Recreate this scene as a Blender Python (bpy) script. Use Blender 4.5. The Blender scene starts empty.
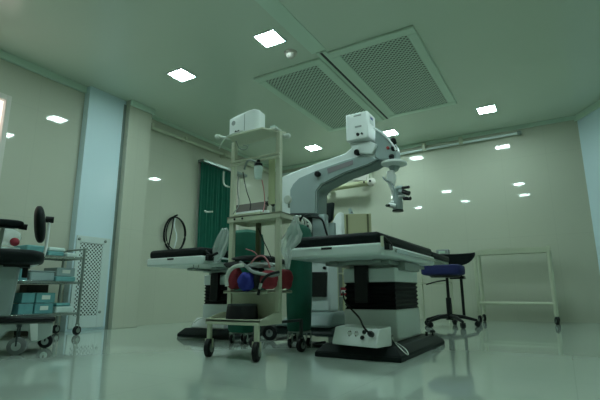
import bpy, bmesh, math, random
from mathutils import Vector, Matrix
random.seed(7)
S = bpy.context.scene
C = S.collection
PI = math.pi

# ------------------------------------------------------------------ camera
CAMZ, FPX, YAW, PITCH, ROLL = 0.39, 435.0, 0.5348, 0.2134, -0.0048
_f = Vector((-math.sin(YAW)*math.cos(PITCH), math.cos(YAW)*math.cos(PITCH), math.sin(PITCH)))
_r = Vector((math.cos(YAW), math.sin(YAW), 0)); _u = _r.cross(_f)
_rr = math.cos(ROLL)*_r + math.sin(ROLL)*_u
_uu = -math.sin(ROLL)*_r + math.cos(ROLL)*_u
cam = bpy.data.cameras.new('camera'); co = bpy.data.objects.new('camera', cam); C.objects.link(co)
co.matrix_world = Matrix(((_rr.x,_uu.x,-_f.x,0),(_rr.y,_uu.y,-_f.y,0),(_rr.z,_uu.z,-_f.z,CAMZ),(0,0,0,1)))
cam.sensor_width = 36; cam.lens = FPX*36/600; cam.clip_start = 0.02
S.camera = co

def hit(px, py, ax, val):
    """point of the place on an axis plane, measured from the photograph"""
    d = _rr*((px-300)/FPX) + _uu*(-(py-200)/FPX) + _f
    o = Vector((0,0,CAMZ)); t = (val-o[ax])/d[ax]
    return o + d*t
def HX(px,py,x): return hit(px,py,0,x)
def HY(px,py,y): return hit(px,py,1,y)
def HZ(px,py,z): return hit(px,py,2,z)

# --------------------------------------------------------------- materials
M = {}
def mat(name, col, rough=.5, metal=0, var=.04, scale=6, bump=0, trans=0, alpha=1, spec=.5, coat=0):
    m = bpy.data.materials.new(name); m.use_nodes = True; n = m.node_tree.nodes; l = m.node_tree.links
    b = n['Principled BSDF']
    b.inputs['Roughness'].default_value = rough; b.inputs['Metallic'].default_value = metal
    b.inputs['Specular IOR Level'].default_value = spec
    b.inputs['Coat Weight'].default_value = coat; b.inputs['Coat Roughness'].default_value = .05
    b.inputs['Transmission Weight'].default_value = trans; b.inputs['Alpha'].default_value = alpha
    tc = n.new('ShaderNodeTexCoord'); ns = n.new('ShaderNodeTexNoise'); ns.inputs['Scale'].default_value = scale
    ns.inputs['Detail'].default_value = 4
    l.new(tc.outputs['Object'], ns.inputs['Vector'])
    mx = n.new('ShaderNodeMix'); mx.data_type = 'RGBA'
    mx.inputs['A'].default_value = (*[c*(1-var) for c in col],1); mx.inputs['B'].default_value = (*[min(1,c*(1+var)) for c in col],1)
    l.new(ns.outputs['Fac'], mx.inputs['Factor']); l.new(mx.outputs['Result'], b.inputs['Base Color'])
    if bump:
        bp = n.new('ShaderNodeBump'); bp.inputs['Strength'].default_value = bump; bp.inputs['Distance'].default_value = .01
        l.new(ns.outputs['Fac'], bp.inputs['Height']); l.new(bp.outputs['Normal'], b.inputs['Normal'])
    M[name] = m; return m

def tiles(name, col, grout, w, h, rough, axis, rough_var=.02, off=(0,0), mort=.004, spec=.5, coat=0):
    """large glossy tiles; axis is the wall's normal (0 x, 1 y, 2 floor)"""
    m = mat(name, col, rough, var=.05, scale=1.2, spec=spec, coat=coat)
    n = m.node_tree.nodes; l = m.node_tree.links; b = n['Principled BSDF']
    geo = n.new('ShaderNodeNewGeometry'); sp = n.new('ShaderNodeSeparateXYZ'); cb = n.new('ShaderNodeCombineXYZ')
    l.new(geo.outputs['Position'], sp.inputs[0])
    a, c = {0:('Y','Z'),1:('X','Z'),2:('X','Y')}[axis]
    for s_, d_, o_ in ((a,'X',off[0]),(c,'Y',off[1])):
        ad = n.new('ShaderNodeMath'); ad.operation='ADD'; ad.inputs[1].default_value = o_
        l.new(sp.outputs[s_], ad.inputs[0]); l.new(ad.outputs[0], cb.inputs[d_])
    br = n.new('ShaderNodeTexBrick'); br.offset = 0
    br.inputs['Scale'].default_value = 1; br.inputs['Brick Width'].default_value = w; br.inputs['Row Height'].default_value = h
    br.inputs['Mortar Size'].default_value = mort; br.inputs['Mortar Smooth'].default_value = .6; br.inputs['Bias'].default_value = 0
    l.new(cb.outputs[0], br.inputs['Vector'])
    src = b.inputs['Base Color'].links[0].from_socket
    mx = n.new('ShaderNodeMix'); mx.data_type='RGBA'; mx.inputs['B'].default_value = (*grout,1)
    l.new(br.outputs['Fac'], mx.inputs['Factor']); l.new(src, mx.inputs['A']); l.new(mx.outputs['Result'], b.inputs['Base Color'])
    return m

def perforated(name, col, hole, pitch, thr, axes):
    """sheet metal with rows of punched holes on a diagonal grid"""
    m = mat(name, col, .4, var=.02)
    n = m.node_tree.nodes; l = m.node_tree.links; b = n['Principled BSDF']
    geo = n.new('ShaderNodeNewGeometry'); sp = n.new('ShaderNodeSeparateXYZ'); l.new(geo.outputs['Position'], sp.inputs[0])
    outs = []
    for a in axes:
        mu = n.new('ShaderNodeMath'); mu.operation='MULTIPLY'; mu.inputs[1].default_value = 2*PI/pitch
        l.new(sp.outputs[a], mu.inputs[0])
        cs = n.new('ShaderNodeMath'); cs.operation='COSINE'; l.new(mu.outputs[0], cs.inputs[0]); outs.append(cs)
    pr = n.new('ShaderNodeMath'); pr.operation='MULTIPLY'; l.new(outs[0].outputs[0], pr.inputs[0]); l.new(outs[1].outputs[0], pr.inputs[1])
    gt = n.new('ShaderNodeMath'); gt.operation='GREATER_THAN'; gt.inputs[1].default_value = thr; l.new(pr.outputs[0], gt.inputs[0])
    src = b.inputs['Base Color'].links[0].from_socket
    mx = n.new('ShaderNodeMix'); mx.data_type='RGBA'; mx.inputs['B'].default_value = (*hole,1)
    l.new(gt.outputs[0], mx.inputs['Factor']); l.new(src, mx.inputs['A']); l.new(mx.outputs['Result'], b.inputs['Base Color'])
    return m

def emit(name, col, s):
    m = bpy.data.materials.new(name); m.use_nodes = True; n = m.node_tree.nodes; n.clear()
    e = n.new('ShaderNodeEmission'); e.inputs[0].default_value = (*col,1); e.inputs[1].default_value = s
    o = n.new('ShaderNodeOutputMaterial'); m.node_tree.links.new(e.outputs[0], o.inputs[0]); M[name] = m

tiles('wall_tile', (.54,.56,.46), (.50,.52,.43), .60, 1.2, .035, 0)
tiles('wall_tile_back', (.54,.56,.46), (.50,.52,.43), .60, 1.2, .035, 1)
tiles('floor_tile', (.50,.60,.53), (.45,.54,.48), .80, .80, .06, 2, mort=.003, coat=.35)
mat('ceiling_paint', (.63,.73,.62), .22, var=.03, scale=.8)
mat('cornice', (.60,.76,.64), .35, var=.03)
mat('blue_panel', (.66,.82,.88), .18, var=.03, scale=1)
mat('white_frame', (.62,.72,.70), .35)
perforated('punched_ceiling_sheet', (.50,.64,.54), (.045,.06,.05), .052, .22, ('X','Y'))
perforated('punched_door_sheet', (.64,.74,.72), (.03,.045,.04), .044, .14, ('Y','Z'))
mat('black_slot', (.02,.03,.025), .6)
mat('cream_steel', (.58,.62,.48), .35, var=.05, scale=9)
mat('white_steel', (.70,.80,.78), .28, var=.03, scale=5)
mat('pale_plastic', (.86,.92,.91), .35, var=.03)
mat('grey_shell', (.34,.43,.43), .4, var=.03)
mat('dark_shell', (.03,.045,.045), .4, spec=.3)
mat('housing_grey', (.46,.54,.52), .4)
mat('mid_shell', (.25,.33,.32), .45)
mat('light_shell', (.78,.86,.85), .35)
mat('black_rubber', (.009,.011,.012), .55, var=.2, spec=.25)
mat('black_plastic', (.010,.012,.013), .3, spec=.3, var=.1)
mat('black_leather', (.009,.014,.014), .5, var=.25, scale=20, bump=.15, spec=.12)
mat('bellows', (.006,.007,.008), .6, spec=.2)
mat('mat_grey', (.010,.016,.016), .5, spec=.15, var=.1)
mat('chrome', (.55,.6,.58), .2, metal=1)
mat('dull_steel', (.28,.34,.31), .35, metal=.7)
mat('green_cloth', (.003,.095,.06), .8, var=.25, scale=12, bump=.3)
mat('curtain_cloth', (.006,.13,.085), .85, var=.2, scale=10, bump=.2)
mat('clear_plastic', (.75,.85,.82), .2, var=.1, scale=14, alpha=.38)
mat('blue_fabric', (.010,.016,.11), .75, var=.15, scale=20)
mat('red_fabric', (.24,.018,.03), .75, var=.3, scale=16)
mat('royal_fabric', (.02,.03,.30), .7, var=.25, scale=16)
mat('grey_fabric', (.32,.36,.35), .8, var=.2, scale=14)
mat('black_fabric', (.015,.018,.02), .8, var=.3, scale=14)
mat('teal_wrap', (.12,.33,.33), .6, var=.35, scale=22, bump=.3)
mat('dark_teal', (.10,.29,.30), .5, var=.3, scale=18)
mat('white_wrap', (.55,.68,.64), .6, var=.15, scale=16, bump=.3)
mat('tub_plastic', (.38,.52,.52), .25, var=.1, alpha=.7)
mat('paper', (.62,.68,.62), .7)
mat('brown_box', (.05,.038,.028), .7, var=.2)
mat('cabinet_cream', (.42,.43,.26), .45, var=.04)
mat('olive_trim', (.09,.10,.04), .5)
mat('screen_black', (.01,.014,.016), .12)
mat('red_plastic', (.5,.03,.03), .4)
mat('pink_tube', (.55,.2,.22), .4)
mat('ink_grey', (.18,.20,.20), .6)
mat('mauve_label', (.28,.26,.28), .6)
mat('blue_ink', (.05,.08,.35), .5)
mat('tan_panel', (.50,.56,.34), .5)
mat('bronze', (.085,.07,.05), .45)
mat('window_white', (.66,.64,.58), .4)
emit('lamp_glow', (.75,1.0,.97), 56)
emit('dusk_pane', (1.0,.9,.84), .35)
emit('daylight_pane', (1.0,.88,.80), 1.3)

# ----------------------------------------------------------------- helpers
def link(o): C.objects.link(o); return o
ROOT = {}
def thing(name, label, cat, loc, group=None, rz=0):
    o = link(bpy.data.objects.new(name, None)); o.location = loc; o.rotation_euler.z = rz
    o.empty_display_size = .05
    o['label'] = label; o['category'] = cat
    if group: o['group'] = group
    ROOT[o.name] = Vector(loc); return o
class MB:
    """collects shapes in world coordinates, builds ONE mesh object"""
    def __init__(s): s.b = bmesh.new()
    def box(s, x0,x1,y0,y1,z0,z1, mtx=None):
        vs = [s.b.verts.new((x,y,z)) for x in (x0,x1) for y in (y0,y1) for z in (z0,z1)]
        for f in ((0,1,3,2),(4,6,7,5),(0,4,5,1),(2,3,7,6),(0,2,6,4),(1,5,7,3)): s.b.faces.new([vs[i] for i in f])
        if mtx:
            for v in vs: v.co = mtx @ v.co
        return s
    def frus(s, bot, top, z0, z1):
        """box with different bottom and top rectangles"""
        vs = []
        for (x0,x1,y0,y1),z in ((bot,z0),(top,z1)):
            vs += [s.b.verts.new(p) for p in ((x0,y0,z),(x1,y0,z),(x1,y1,z),(x0,y1,z))]
        s.b.faces.new(vs[3::-1]); s.b.faces.new(vs[4:])
        for i in range(4): s.b.faces.new((vs[i],vs[(i+1)%4],vs[4+(i+1)%4],vs[4+i]))
        return s
    def prism(s, pts, d):
        """polygon (3D points) pushed along vector d"""
        d = Vector(d); a = [s.b.verts.new(Vector(p)) for p in pts]; b = [s.b.verts.new(Vector(p)+d) for p in pts]
        s.b.faces.new(a); s.b.faces.new(b[::-1])
        for i in range(len(a)):
            j = (i+1)%len(a); s.b.faces.new((a[j],a[i],b[i],b[j]))
        return s
    def cyl(s, p, q, r, r2=None, n=20):
        p, q = Vector(p), Vector(q); r2 = r if r2 is None else r2
        return s.lathe([(0,r),((q-p).length,r2)], p, (q-p), n)
    def lathe(s, prof, base=(0,0,0), axis=(0,0,1), n=24, sx=1, sy=1):
        base = Vector(base); q = Vector(axis).normalized().to_track_quat('Z','Y'); rings = []
        for h, r in prof:
            rings.append([s.b.verts.new(base + q @ Vector((r*sx*math.cos(2*PI*k/n), r*sy*math.sin(2*PI*k/n), h))) for k in range(n)])
        for a, b in zip(rings, rings[1:]):
            for k in range(n): s.b.faces.new((a[k],a[(k+1)%n],b[(k+1)%n],b[k]))
        s.b.faces.new(rings[0][::-1]); s.b.faces.new(rings[-1]); return s
    def tube(s, pts, r, n=8, smooth=0, closed=False):
        pts = [Vector(p) for p in pts]
        for _ in range(smooth):
            q = [pts[0]] if not closed else []
            m = len(pts)
            for i in range(m if closed else m-1):
                a, b = pts[i], pts[(i+1)%m]; q += [a.lerp(b,.25), a.lerp(b,.75)]
            if not closed: q.append(pts[-1])
            pts = q
        rings = []; m = len(pts); rs = r if isinstance(r,(list,tuple)) else None
        for i, p in enumerate(pts):
            if closed: t = pts[(i+1)%m]-pts[i-1]
            else: t = pts[min(i+1,m-1)]-pts[max(i-1,0)]
            t.normalize()
            ref = Vector((0,0,1)) if abs(t.z) < .9 else Vector((0,1,0))
            if i and abs(t.z) >= .9 and rings: ref = prev
            u = (ref - t*ref.dot(t)).normalized(); v = t.cross(u); prev = u
            rad = (rs[0]+(rs[-1]-rs[0])*i/(m-1)) if rs else r
            rings.append([s.b.verts.new(p + (u*math.cos(2*PI*k/n)+v*math.sin(2*PI*k/n))*rad) for k in range(n)])
        for i in range(m if closed else m-1):
            a, b = rings[i], rings[(i+1)%m]
            for k in range(n): s.b.faces.new((a[k],a[(k+1)%n],b[(k+1)%n],b[k]))
        if not closed: s.b.faces.new(rings[0][::-1]); s.b.faces.new(rings[-1])
        return s
    def blob(s, c, rx, ry, rz, n=14, amp=.0, sq=1.0):
        """rounded bag or cushion; sq<1 makes it boxier"""
        c = Vector(c); g = lambda t: math.copysign(abs(t)**sq, t)
        prof = []
        for i in range(1,n):
            a = -PI/2 + PI*i/n; prof.append((g(math.sin(a)), abs(math.cos(a))**sq))
        rings = []
        for h, r in prof:
            ring = []
            for k in range(n*2):
                t = PI*k/n; w = 1+amp*(math.sin(3*t+h*4+c.x*9)+.6*math.sin(7*t-h*5+c.z*31))
                ring.append(s.b.verts.new(c + Vector((rx*r*g(math.cos(t))*w, ry*r*g(math.sin(t))*w, rz*h*(1+amp*math.sin(2*t+c.y*5))))))
            rings.append(ring)
        N = n*2
        for a, b in zip(rings, rings[1:]):
            for k in range(N): s.b.faces.new((a[k],a[(k+1)%N],b[(k+1)%N],b[k]))
        s.b.faces.new(rings[0][::-1]); s.b.faces.new(rings[-1]); return s
    def build(s, name, m, parent=None, bevel=0, smooth=False, tag=None, base=None, structure=False):
        bmesh.ops.recalc_face_normals(s.b, faces=s.b.faces[:])
        if parent is not None:
            r = parent; org = Vector((0,0,0))
            while r is not None:
                if r.name in ROOT: org = ROOT[r.name]; break
                r = r.parent
        else:
            if base is None:
                xs = [v.co for v in s.b.verts]
                base = (sum(v.x for v in xs)/len(xs), sum(v.y for v in xs)/len(xs), min(v.z for v in xs))
            org = Vector((0,0,0)) if structure else Vector(base)
        for v in s.b.verts: v.co -= org
        me = bpy.data.meshes.new(name); s.b.to_mesh(me); s.b.free()
        me.materials.append(M[m] if isinstance(m,str) else m)
        if smooth:
            for p in me.polygons: p.use_smooth = True
            me.set_sharp_from_angle(angle=math.radians(38))
        o = link(bpy.data.objects.new(name, me))
        if parent is not None: o.parent = parent
        else:
            o.location = org; ROOT[o.name] = org.copy()
        if bevel:
            bv = o.modifiers.new('bevel','BEVEL'); bv.width = bevel; bv.segments = 2; bv.limit_method = 'ANGLE'; bv.angle_limit = math.radians(40)
            for p in me.polygons: p.use_smooth = True
            me.set_sharp_from_angle(angle=math.radians(60))
        if structure: o['kind'] = 'structure'
        if tag:
            o['label'], o['category'] = tag[0], tag[1]
            if len(tag) > 2: o['group'] = tag[2]
        return o
def B(*a, **k): return MB().box(*a, **k)
def copy_thing(o, loc, label, rz=None):
    def rec(src, par):
        c = src.copy(); C.objects.link(c)
        if par is not None: c.parent = par
        for ch in list(src.children): rec(ch, c)
        return c
    r = rec(o, None); r.location = loc; r['label'] = label
    if rz is not None: r.rotation_euler.z = rz
    ROOT[r.name] = Vector(loc)
    return r
def castor(name, x, y, r, z_top, parent, wm='black_rubber', hub='dull_steel', yaw=0.0, w=.028, fork='cream_steel'):
    """wheel (sub-part) under a fork (part); axle along direction yaw"""
    ax = Vector((math.cos(yaw), math.sin(yaw), 0)); c = Vector((x,y,r))
    pv = Vector((x,y,z_top))
    m = MB()
    for s_ in (-1,1):
        side = ax*(w*.5+.006)*s_
        m.tube([c+side, pv+side*1.0-Vector((0,0,.012))], .006, n=6)
    m.cyl(pv-Vector((0,0,.018)), pv, .016, n=12)
    f = m.build(name, fork, parent, smooth=True)
    wv = MB(); wv.lathe([(-w/2,r*.86),(-w*.35,r),(w*.35,r),(w/2,r*.86)], c, ax, 24); wo = wv.build('wheel', wm, f, smooth=True)
    h = MB(); h.lathe([(-w/2-.004,r*.5),(w/2+.004,r*.5)], c, ax, 16); h.build('wheel_hub', hub, f, smooth=True)
    return f

# -------------------------------------------------------------- room shell
H = 2.9; XL = -4.80; XR = .95; YB = 7.12; YF = -1.6
B(XL-.4,XR+.3,YF-.2,YB+.4,-.08,0).build('floor','floor_tile',structure=True)
B(XL-.4,XR+.3,YF-.2,YB+.4,H,H+.08).build('ceiling','ceiling_paint',structure=True)
# left wall with a window opening near the frame's edge (y 1.35..2.05)
m = MB(); m.box(XL-.12,XL,YF,1.2,0,H).box(XL-.12,XL,1.2,2.10,0,1.3).box(XL-.12,XL,1.2,2.10,2.44,H).box(XL-.12,XL,2.10,2.92,0,H)
m.build('wall_left','wall_tile',structure=True)
m = MB(); m.box(XL-.12,XL,3.8,4.93,0,H).box(XL-.12,XL,4.93,5.98,0,.9).box(XL-.12,XL,4.93,5.98,2.50,H).box(XL-.12,XL,5.98,YB,0,H)
m.build('wall_left_recess','wall_tile',structure=True)
B(XL-.12,-4.62,3.44,3.80,0,H).build('wall_left_pier','wall_tile',structure=True,bevel=.004)
B(XL-.12,-4.70,2.92,3.44,0,H).build('wall_left_duct','blue_panel',structure=True,bevel=.004)
B(-4.70,-4.69,3.405,3.44,0,H-.06).build('trim_1','dull_steel',structure=True)
B(XL-.12,XR,YB,YB+.12,0,H).build('wall_back','wall_tile_back',structure=True)
# slanting corner panel on the right and the wall it runs into
m = MB(); m.prism([(.44,YB,0),(XR,6.30,0),(XR+.1,6.36,0),(.50,YB+.10,0)],(0,0,H)); m.build('wall_right_corner','blue_panel',structure=True)
B(XR,XR+.12,YF,6.34,0,H).build('wall_right','wall_tile',structure=True)
B(XL-.12,XR+.12,YF-.12,YF,0,H).build('wall_front','wall_tile_back',structure=True)
# cornices
B(XL,XL+.035,YF,2.92,H-.085,H).build('trim_2','cornice',structure=True,bevel=.006)
B(-4.62,-4.59,3.44,3.83,H-.075,H).build('trim_3','cornice',structure=True,bevel=.006)
B(XL,XL+.03,3.83,YB,H-.045,H).build('trim_4','cornice',structure=True,bevel=.006)
B(XL,.44,YB-.03,YB,H-.06,H).build('trim_5','cornice',structure=True,bevel=.006)
m = MB(); m.prism([(.405,YB,H-.085),(.925,6.30,H-.085),(XR,6.32,H-.085),(.44,YB,H-.085)],(0,0,.085)); m.build('trim_6','cornice',structure=True)
# window_1 : bright pane near left edge; window_2 behind the curtain
w = B(XL-.06,XL-.045,1.25,2.07,1.35,2.39).build('window_1','daylight_pane',structure=True)
m = MB()
m.box(XL-.11,XL+.015,2.07,2.12,1.25,2.45).box(XL-.11,XL+.015,1.17,1.25,1.25,2.45).box(XL-.11,XL+.015,1.25,2.07,1.25,1.35).box(XL-.11,XL+.015,1.25,2.07,2.39,2.45).box(XL-.07,XL-.03,1.80,1.84,1.35,2.39)
m.build('window_frame','window_white',w,bevel=.006)
w = B(XL-.10,XL-.075,5.0,5.91,.97,2.43).build('window_2','dusk_pane',structure=True)
m = MB()
m.box(XL-.11,XL,4.93,5.0,.9,2.5).box(XL-.11,XL,5.91,5.98,.9,2.5).box(XL-.11,XL,5.0,5.91,.9,.97).box(XL-.11,XL,5.0,5.91,2.43,2.5).box(XL-.11,XL-.06,5.42,5.47,.97,2.43)
m.build('window_frame','window_white',w,bevel=.004)
# curtain pelmet (small steel channel) and the curtain itself
t = thing('window_curtain','dark green pleated curtain hanging beside the left window','curtain',(XL,5.3,.88))
B(XL+.002,XL+.13,4.90,6.03,2.455,2.50).build('curtain_rail','dull_steel',t,bevel=.004)
m = MB(); pts = []
N = 90
for i in range(N+1):
    y = 4.91+(5.80-4.91)*i/N
    pts.append((XL+.065+.022*math.sin(i*.9)+.006*math.sin(i*2.3), y))
bmv = m.b; cols = []
for (x,y) in pts: cols.append([bmv.verts.new((x+ (.006*math.sin(y*40+z*2)), y, z)) for z in (.88,1.1,1.5,2.0,2.455)])
for a,b_ in zip(cols,cols[1:]):
    for k in range(4): bmv.faces.new((a[k],b_[k],b_[k+1],a[k+1]))
cur = m.build('curtain_panel','curtain_cloth',t,smooth=True)
sd = cur.modifiers.new('thick','SOLIDIFY'); sd.thickness = .004

# ventilation door on the duct
t = thing('ventilation_grille_door','pale blue panel door with diamond-punched sheet at the foot of the duct','vent door',(-4.70,3.12,0))
m = MB(); m.box(-4.70,-4.683,2.94,2.985,.03,1.06).box(-4.70,-4.683,3.275,3.37,.03,1.06).box(-4.70,-4.683,2.985,3.275,.03,.16).box(-4.70,-4.683,2.985,3.275,.985,1.06)
m.build('door_frame','white_frame',t,bevel=.003)
B(-4.70,-4.690,2.985,3.275,.16,.985).build('punched_panel','punched_door_sheet',t)
for y,z in ((2.965,1.02),(3.30,1.02),(3.305,.20)):
    MB().lathe([(0,.017),(.008,.017),(.014,.010)],(-4.683,y,z),(1,0,0),14).build('fixing_knob','dull_steel',t,smooth=True)

# ------------------------------------------------------- ceiling fittings
def clight(x,y,label):
    t = thing('ceiling_light',label,'ceiling light',(x,y,H),'square ceiling downlights')
    m = MB(); a = .110; e = .014; z0,z1 = H-.012,H
    m.box(x-a-e,x+a+e,y-a-e,y-a,z0,z1).box(x-a-e,x+a+e,y+a,y+a+e,z0,z1).box(x-a-e,x-a,y-a,y+a,z0,z1).box(x+a,x+a+e,y-a,y+a,z0,z1)
    m.build('light_frame','white_frame',t)
    B(x-a,x+a,y-a,y+a,H-.006,H-.001).build('light_diffuser','lamp_glow',t)
    return t
l0 = clight(-2.25,3.22,'square lit ceiling panel beside the round smoke detector')
for x,y,lb in ((-3.55,3.30,'square lit ceiling panel nearest the left wall, left of the white box on the trolley'),
    (-3.49,6.36,'square lit ceiling panel just above the long microscope arm'),
    (-2.11,6.36,'square lit ceiling panel partly hidden by the microscope head'),
    (-.64,6.20,'square lit ceiling panel at the right, above the beige back wall'),
    (-.62,3.12,'square ceiling panel out of the picture to the right of the air grilles'),
    (-3.45,1.52,'square ceiling panel over the left surgeon chair, seen only as a reflection'),
    (-2.06,1.75,'square ceiling panel over the front of the room, seen only as a reflection'),
    (-.60,1.75,'square ceiling panel nearest above the camera, seen only as a reflection'),
    ):
    copy_thing(l0,(x,y,H),lb)
def grille(x0,x1,y0,y1,lb):
    t = thing('air_grille',lb,'air vent',((x0+x1)/2,(y0+y1)/2,H),'perforated air supply grilles')
    f = .10; m = MB(); z0=H-.03
    m.box(x0,x1,y0,y0+f,z0,H).box(x0,x1,y1-f,y1,z0,H).box(x0,x0+f,y0+f,y1-f,z0,H).box(x1-f,x1,y0+f,y1-f,z0,H)
    m.build('vent_frame','cornice',t,bevel=.01)
    B(x0+f,x1-f,y0+f,y1-f,H-.018,H-.004).build('perforated_plate','punched_ceiling_sheet',t)
grille(-2.88,-1.99,3.79,5.79,'perforated square-holed air grille in the ceiling, left of the black slot')
grille(-1.87,-.95,3.74,5.75,'perforated square-holed air grille in the ceiling, right of the black slot')
m = MB(); m.box(-1.985,-1.948,3.70,5.79,H-.012,H).box(-1.918,-1.875,3.70,5.79,H-.012,H); m.box(-1.948,-1.918,3.70,3.71,H-.012,H)
t = thing('slot_diffuser','narrow black slot between the two ceiling grilles','slot vent',(-1.93,4.7,H))
m.build('slot_edge','cornice',t)
B(-1.948,-1.918,3.71,5.79,H-.010,H-.002).build('slot_opening','black_slot',t)
# wide flat ceiling strip running toward the camera in line with the slot
B(-2.03,-1.86,YF,3.69,H-.006,H).build('trim_7','cornice',structure=True)
t = thing('smoke_detector','small round white smoke detector on the ceiling beside a lit panel','smoke detector',(-2.21,3.55,H))
MB().lathe([(0,.070),(-.018,.068),(-.025,.055)],(-2.21,3.55,H),(0,0,1),24).build('detector_base','window_white',t,smooth=True)
MB().lathe([(-.025,.050),(-.045,.046),(-.062,.030),(-.066,.010)],(-2.21,3.55,H),(0,0,1),20).build('sensor_head','window_white',t,smooth=True)
# gas / cable pipes high on the walls
t = thing('wall_conduit','long pale conduit pipe high on the left wall above the curtain','pipe',(-4.73,4.8,2.70))
MB().tube([(-4.74,3.84,2.70),(-4.74,5.6,2.735),(-4.74,YB-.02,2.75)],.022,n=12).build('pipe','cream_steel',t,smooth=True)
for y in (3.9,4.55,5.45): MB().box(XL,-4.70,y-.02,y+.02,2.68,2.76).build('pipe_clip','cream_steel',t,bevel=.005)
t = thing('wall_conduit','long pale conduit pipe high on the beige back wall with a capped end','pipe',(-2.3,7.06,2.74))
MB().tube([(-4.70,7.06,2.735),(-.33,7.06,2.765)],.020,n=12).build('pipe','white_steel',t,smooth=True)
MB().lathe([(0,.034),(.05,.034),(.06,.02)],(-.34,7.06,2.765),(1,0,0),16).build('end_cap','dull_steel',t,smooth=True)
for x in (-1.75,-1.16,-2.6): MB().box(x-.03,x+.03,7.03,YB,2.74,2.86).build('pipe_clip','cream_steel',t,bevel=.005)
# coiled hose hanging on hook
t = thing('coiled_hose','coil of black hose hanging from a hook on the left wall','hose',(-4.74,4.47,1.0))
for k,(dy,dz,rx,rz,dx) in enumerate(((0,0,.20,.255,.03),(.015,.01,.185,.24,.045),(-.01,.0,.205,.25,.058))):
    MB().tube([(XL+dx+.004*math.sin(a*3), 4.47+dy+rx*math.cos(a), 1.25+dz+rz*math.sin(a)) for a in [2*PI*i/36 for i in range(36)]],.009,closed=True,n=8).build('hose_loop','black_rubber',t,smooth=True)
MB().tube([(XL+.03,4.44,1.50),(XL+.05,4.40,1.3),(XL+.06,4.36,1.15),(XL+.05,4.33,.85)],.009,smooth=2).build('hose_end','black_rubber',t,smooth=True)
MB().tube([(XL+.03,4.47,1.50),(XL+.05,4.43,1.36),(XL+.06,4.50,1.22),(XL+.05,4.46,1.05)],.010,smooth=2).build('pale_tube','pale_plastic',t,smooth=True)
MB().cyl((XL,4.47,1.515),(XL+.07,4.47,1.53),.012).build('wall_hook','black_plastic',t,smooth=True)

# ---------------------------------------------------- operating tables
def op_table(x0,x1,y0,y1,zt,bx0,bx1,by0,by1,cx0,cx1,cy0,cy1,label,zc,yaw=0):
    t = thing('operating_table',label,'operating table',((bx0+bx1)/2,(by0+by1)/2,0),'white operating tables')
    # base plate with sloped edges
    MB().frus((bx0,bx1,by0,by1),(bx0,bx1,by0,by1),.0,.03).frus((bx0,bx1,by0,by1),(bx0+.05,bx1-.05,by0+.05,by1-.05),.03,.08).build('base_plate','mat_grey',t,bevel=.006)
    # column : lower housing, bellows, upper housing
    B(cx0,cx1,cy0,cy1,.08,zc).build('lower_housing','white_steel',t,bevel=.012)
    n=6; m = MB(); h=.185
    prof=[]
    for i in range(2*n+1): prof.append((zc+h*i/(2*n), .0 if i%2 else .022))
    rings=[]
    for z,e in prof: rings.append([m.b.verts.new(p) for p in ((cx0+.015-e*.5+.005,cy0+.015-e*.5,z),(cx1-.015+e*.5,cy0+.015-e*.5,z),(cx1-.015+e*.5,cy1-.015+e*.5,z),(cx0+.015-e*.5+.005,cy1-.015+e*.5,z))])
    for a,b_ in zip(rings,rings[1:]):
        for k in range(4): m.b.faces.new((a[k],a[(k+1)%4],b_[(k+1)%4],b_[k]))
    m.b.faces.new(rings[0][::-1]); m.b.faces.new(rings[-1]); m.build('bellows','bellows',t)
    B(cx0,cx1,cy0,cy1,zc+h,zc+h+.10).build('upper_housing','white_steel',t,bevel=.012)
    m = MB(); px = cx0+(cx1-cx0)*.26
    m.box(px,px+.10,cy0-.035,cy0,.33,.60); m.build('column_cover','black_plastic',t,bevel=.006)
    # carriage between column and top
    zu = zt-.14
    m = MB(); m.box(cx0+.04,cx1-.04,cy0+.03,cy1-.03,zc+h+.10,zu-.012).box(x0+.09,x1-.09,cy0-.12,cy1+.2,zu-.028,zu-.002)
    m.build('carriage','dull_steel',t,bevel=.004)
    m = MB(); m.box(x0+.14,x0+.20,y0+.35,cy0+.5,zu-.022,zu-.001).box(x1-.20,x1-.14,y0+.35,cy0+.5,zu-.022,zu-.001)
    m.build('slide_rail','dull_steel',t,bevel=.004)
    # white top frame : near section and leg section
    ym = y0+(y1-y0)*.64
    B(x0+.03,x1-.03,ym,y1-.03,zt-.095,zt-.075).build('leg_section_plate','dull_steel',t,bevel=.004)
    B(x0,x1,y0,ym,zu,zt-.07).build('top_frame','white_steel',t,bevel=.014)
    B(x0+.012,x1-.012,y0+.010,ym,zt-.075,zt).build('mattress','black_leather',t,bevel=.026)
    B(x0+.02,x1-.02,ym+.01,y1-.02,zt-.075,zt-.018).build('leg_pad','black_leather',t,bevel=.02)
    # side rails with clamps
    m = MB(); m.box(x1+.012,x1+.020,y0+.22,ym-.05,zu+.025,zu+.05)
    for y in (y0+.25,(y0+ym)/2,ym-.1): m.box(x1-.004,x1+.013,y-.012,y+.012,zu+.03,zu+.045)
    m.build('side_rail','chrome',t,bevel=.002)
    m = MB(); m.cyl((x1+.03,y0+.10,zt-.085),(x1-.015,y0+.06,zt-.03),.012).box(x1-.002,x1+.03,y0+.05,y0+.12,zt-.11,zt-.075)
    m.build('clamp','black_plastic',t,bevel=.003)
    B(x0+.24*(x1-x0)/.6,x0+.24*(x1-x0)/.6+.075,y0-.002,y0+.004,zt-.094,zt-.080).build('name_badge','black_plastic',t)
    return t
zc=.285
t1 = op_table(-1.545,-.885,2.42,4.35,.755,-1.42,-.85,2.57,3.66,-1.375,-.98,2.93,3.47,'white operating table with black mattress at the centre, an extension box on its base',zc)
t2 = op_table(-3.12,-2.48,2.62,4.35,.772,-3.22,-2.55,3.12,4.15,-3.13,-2.68,3.36,3.85,'white operating table with black mattress farther left, behind the cream trolley',.30)
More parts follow.
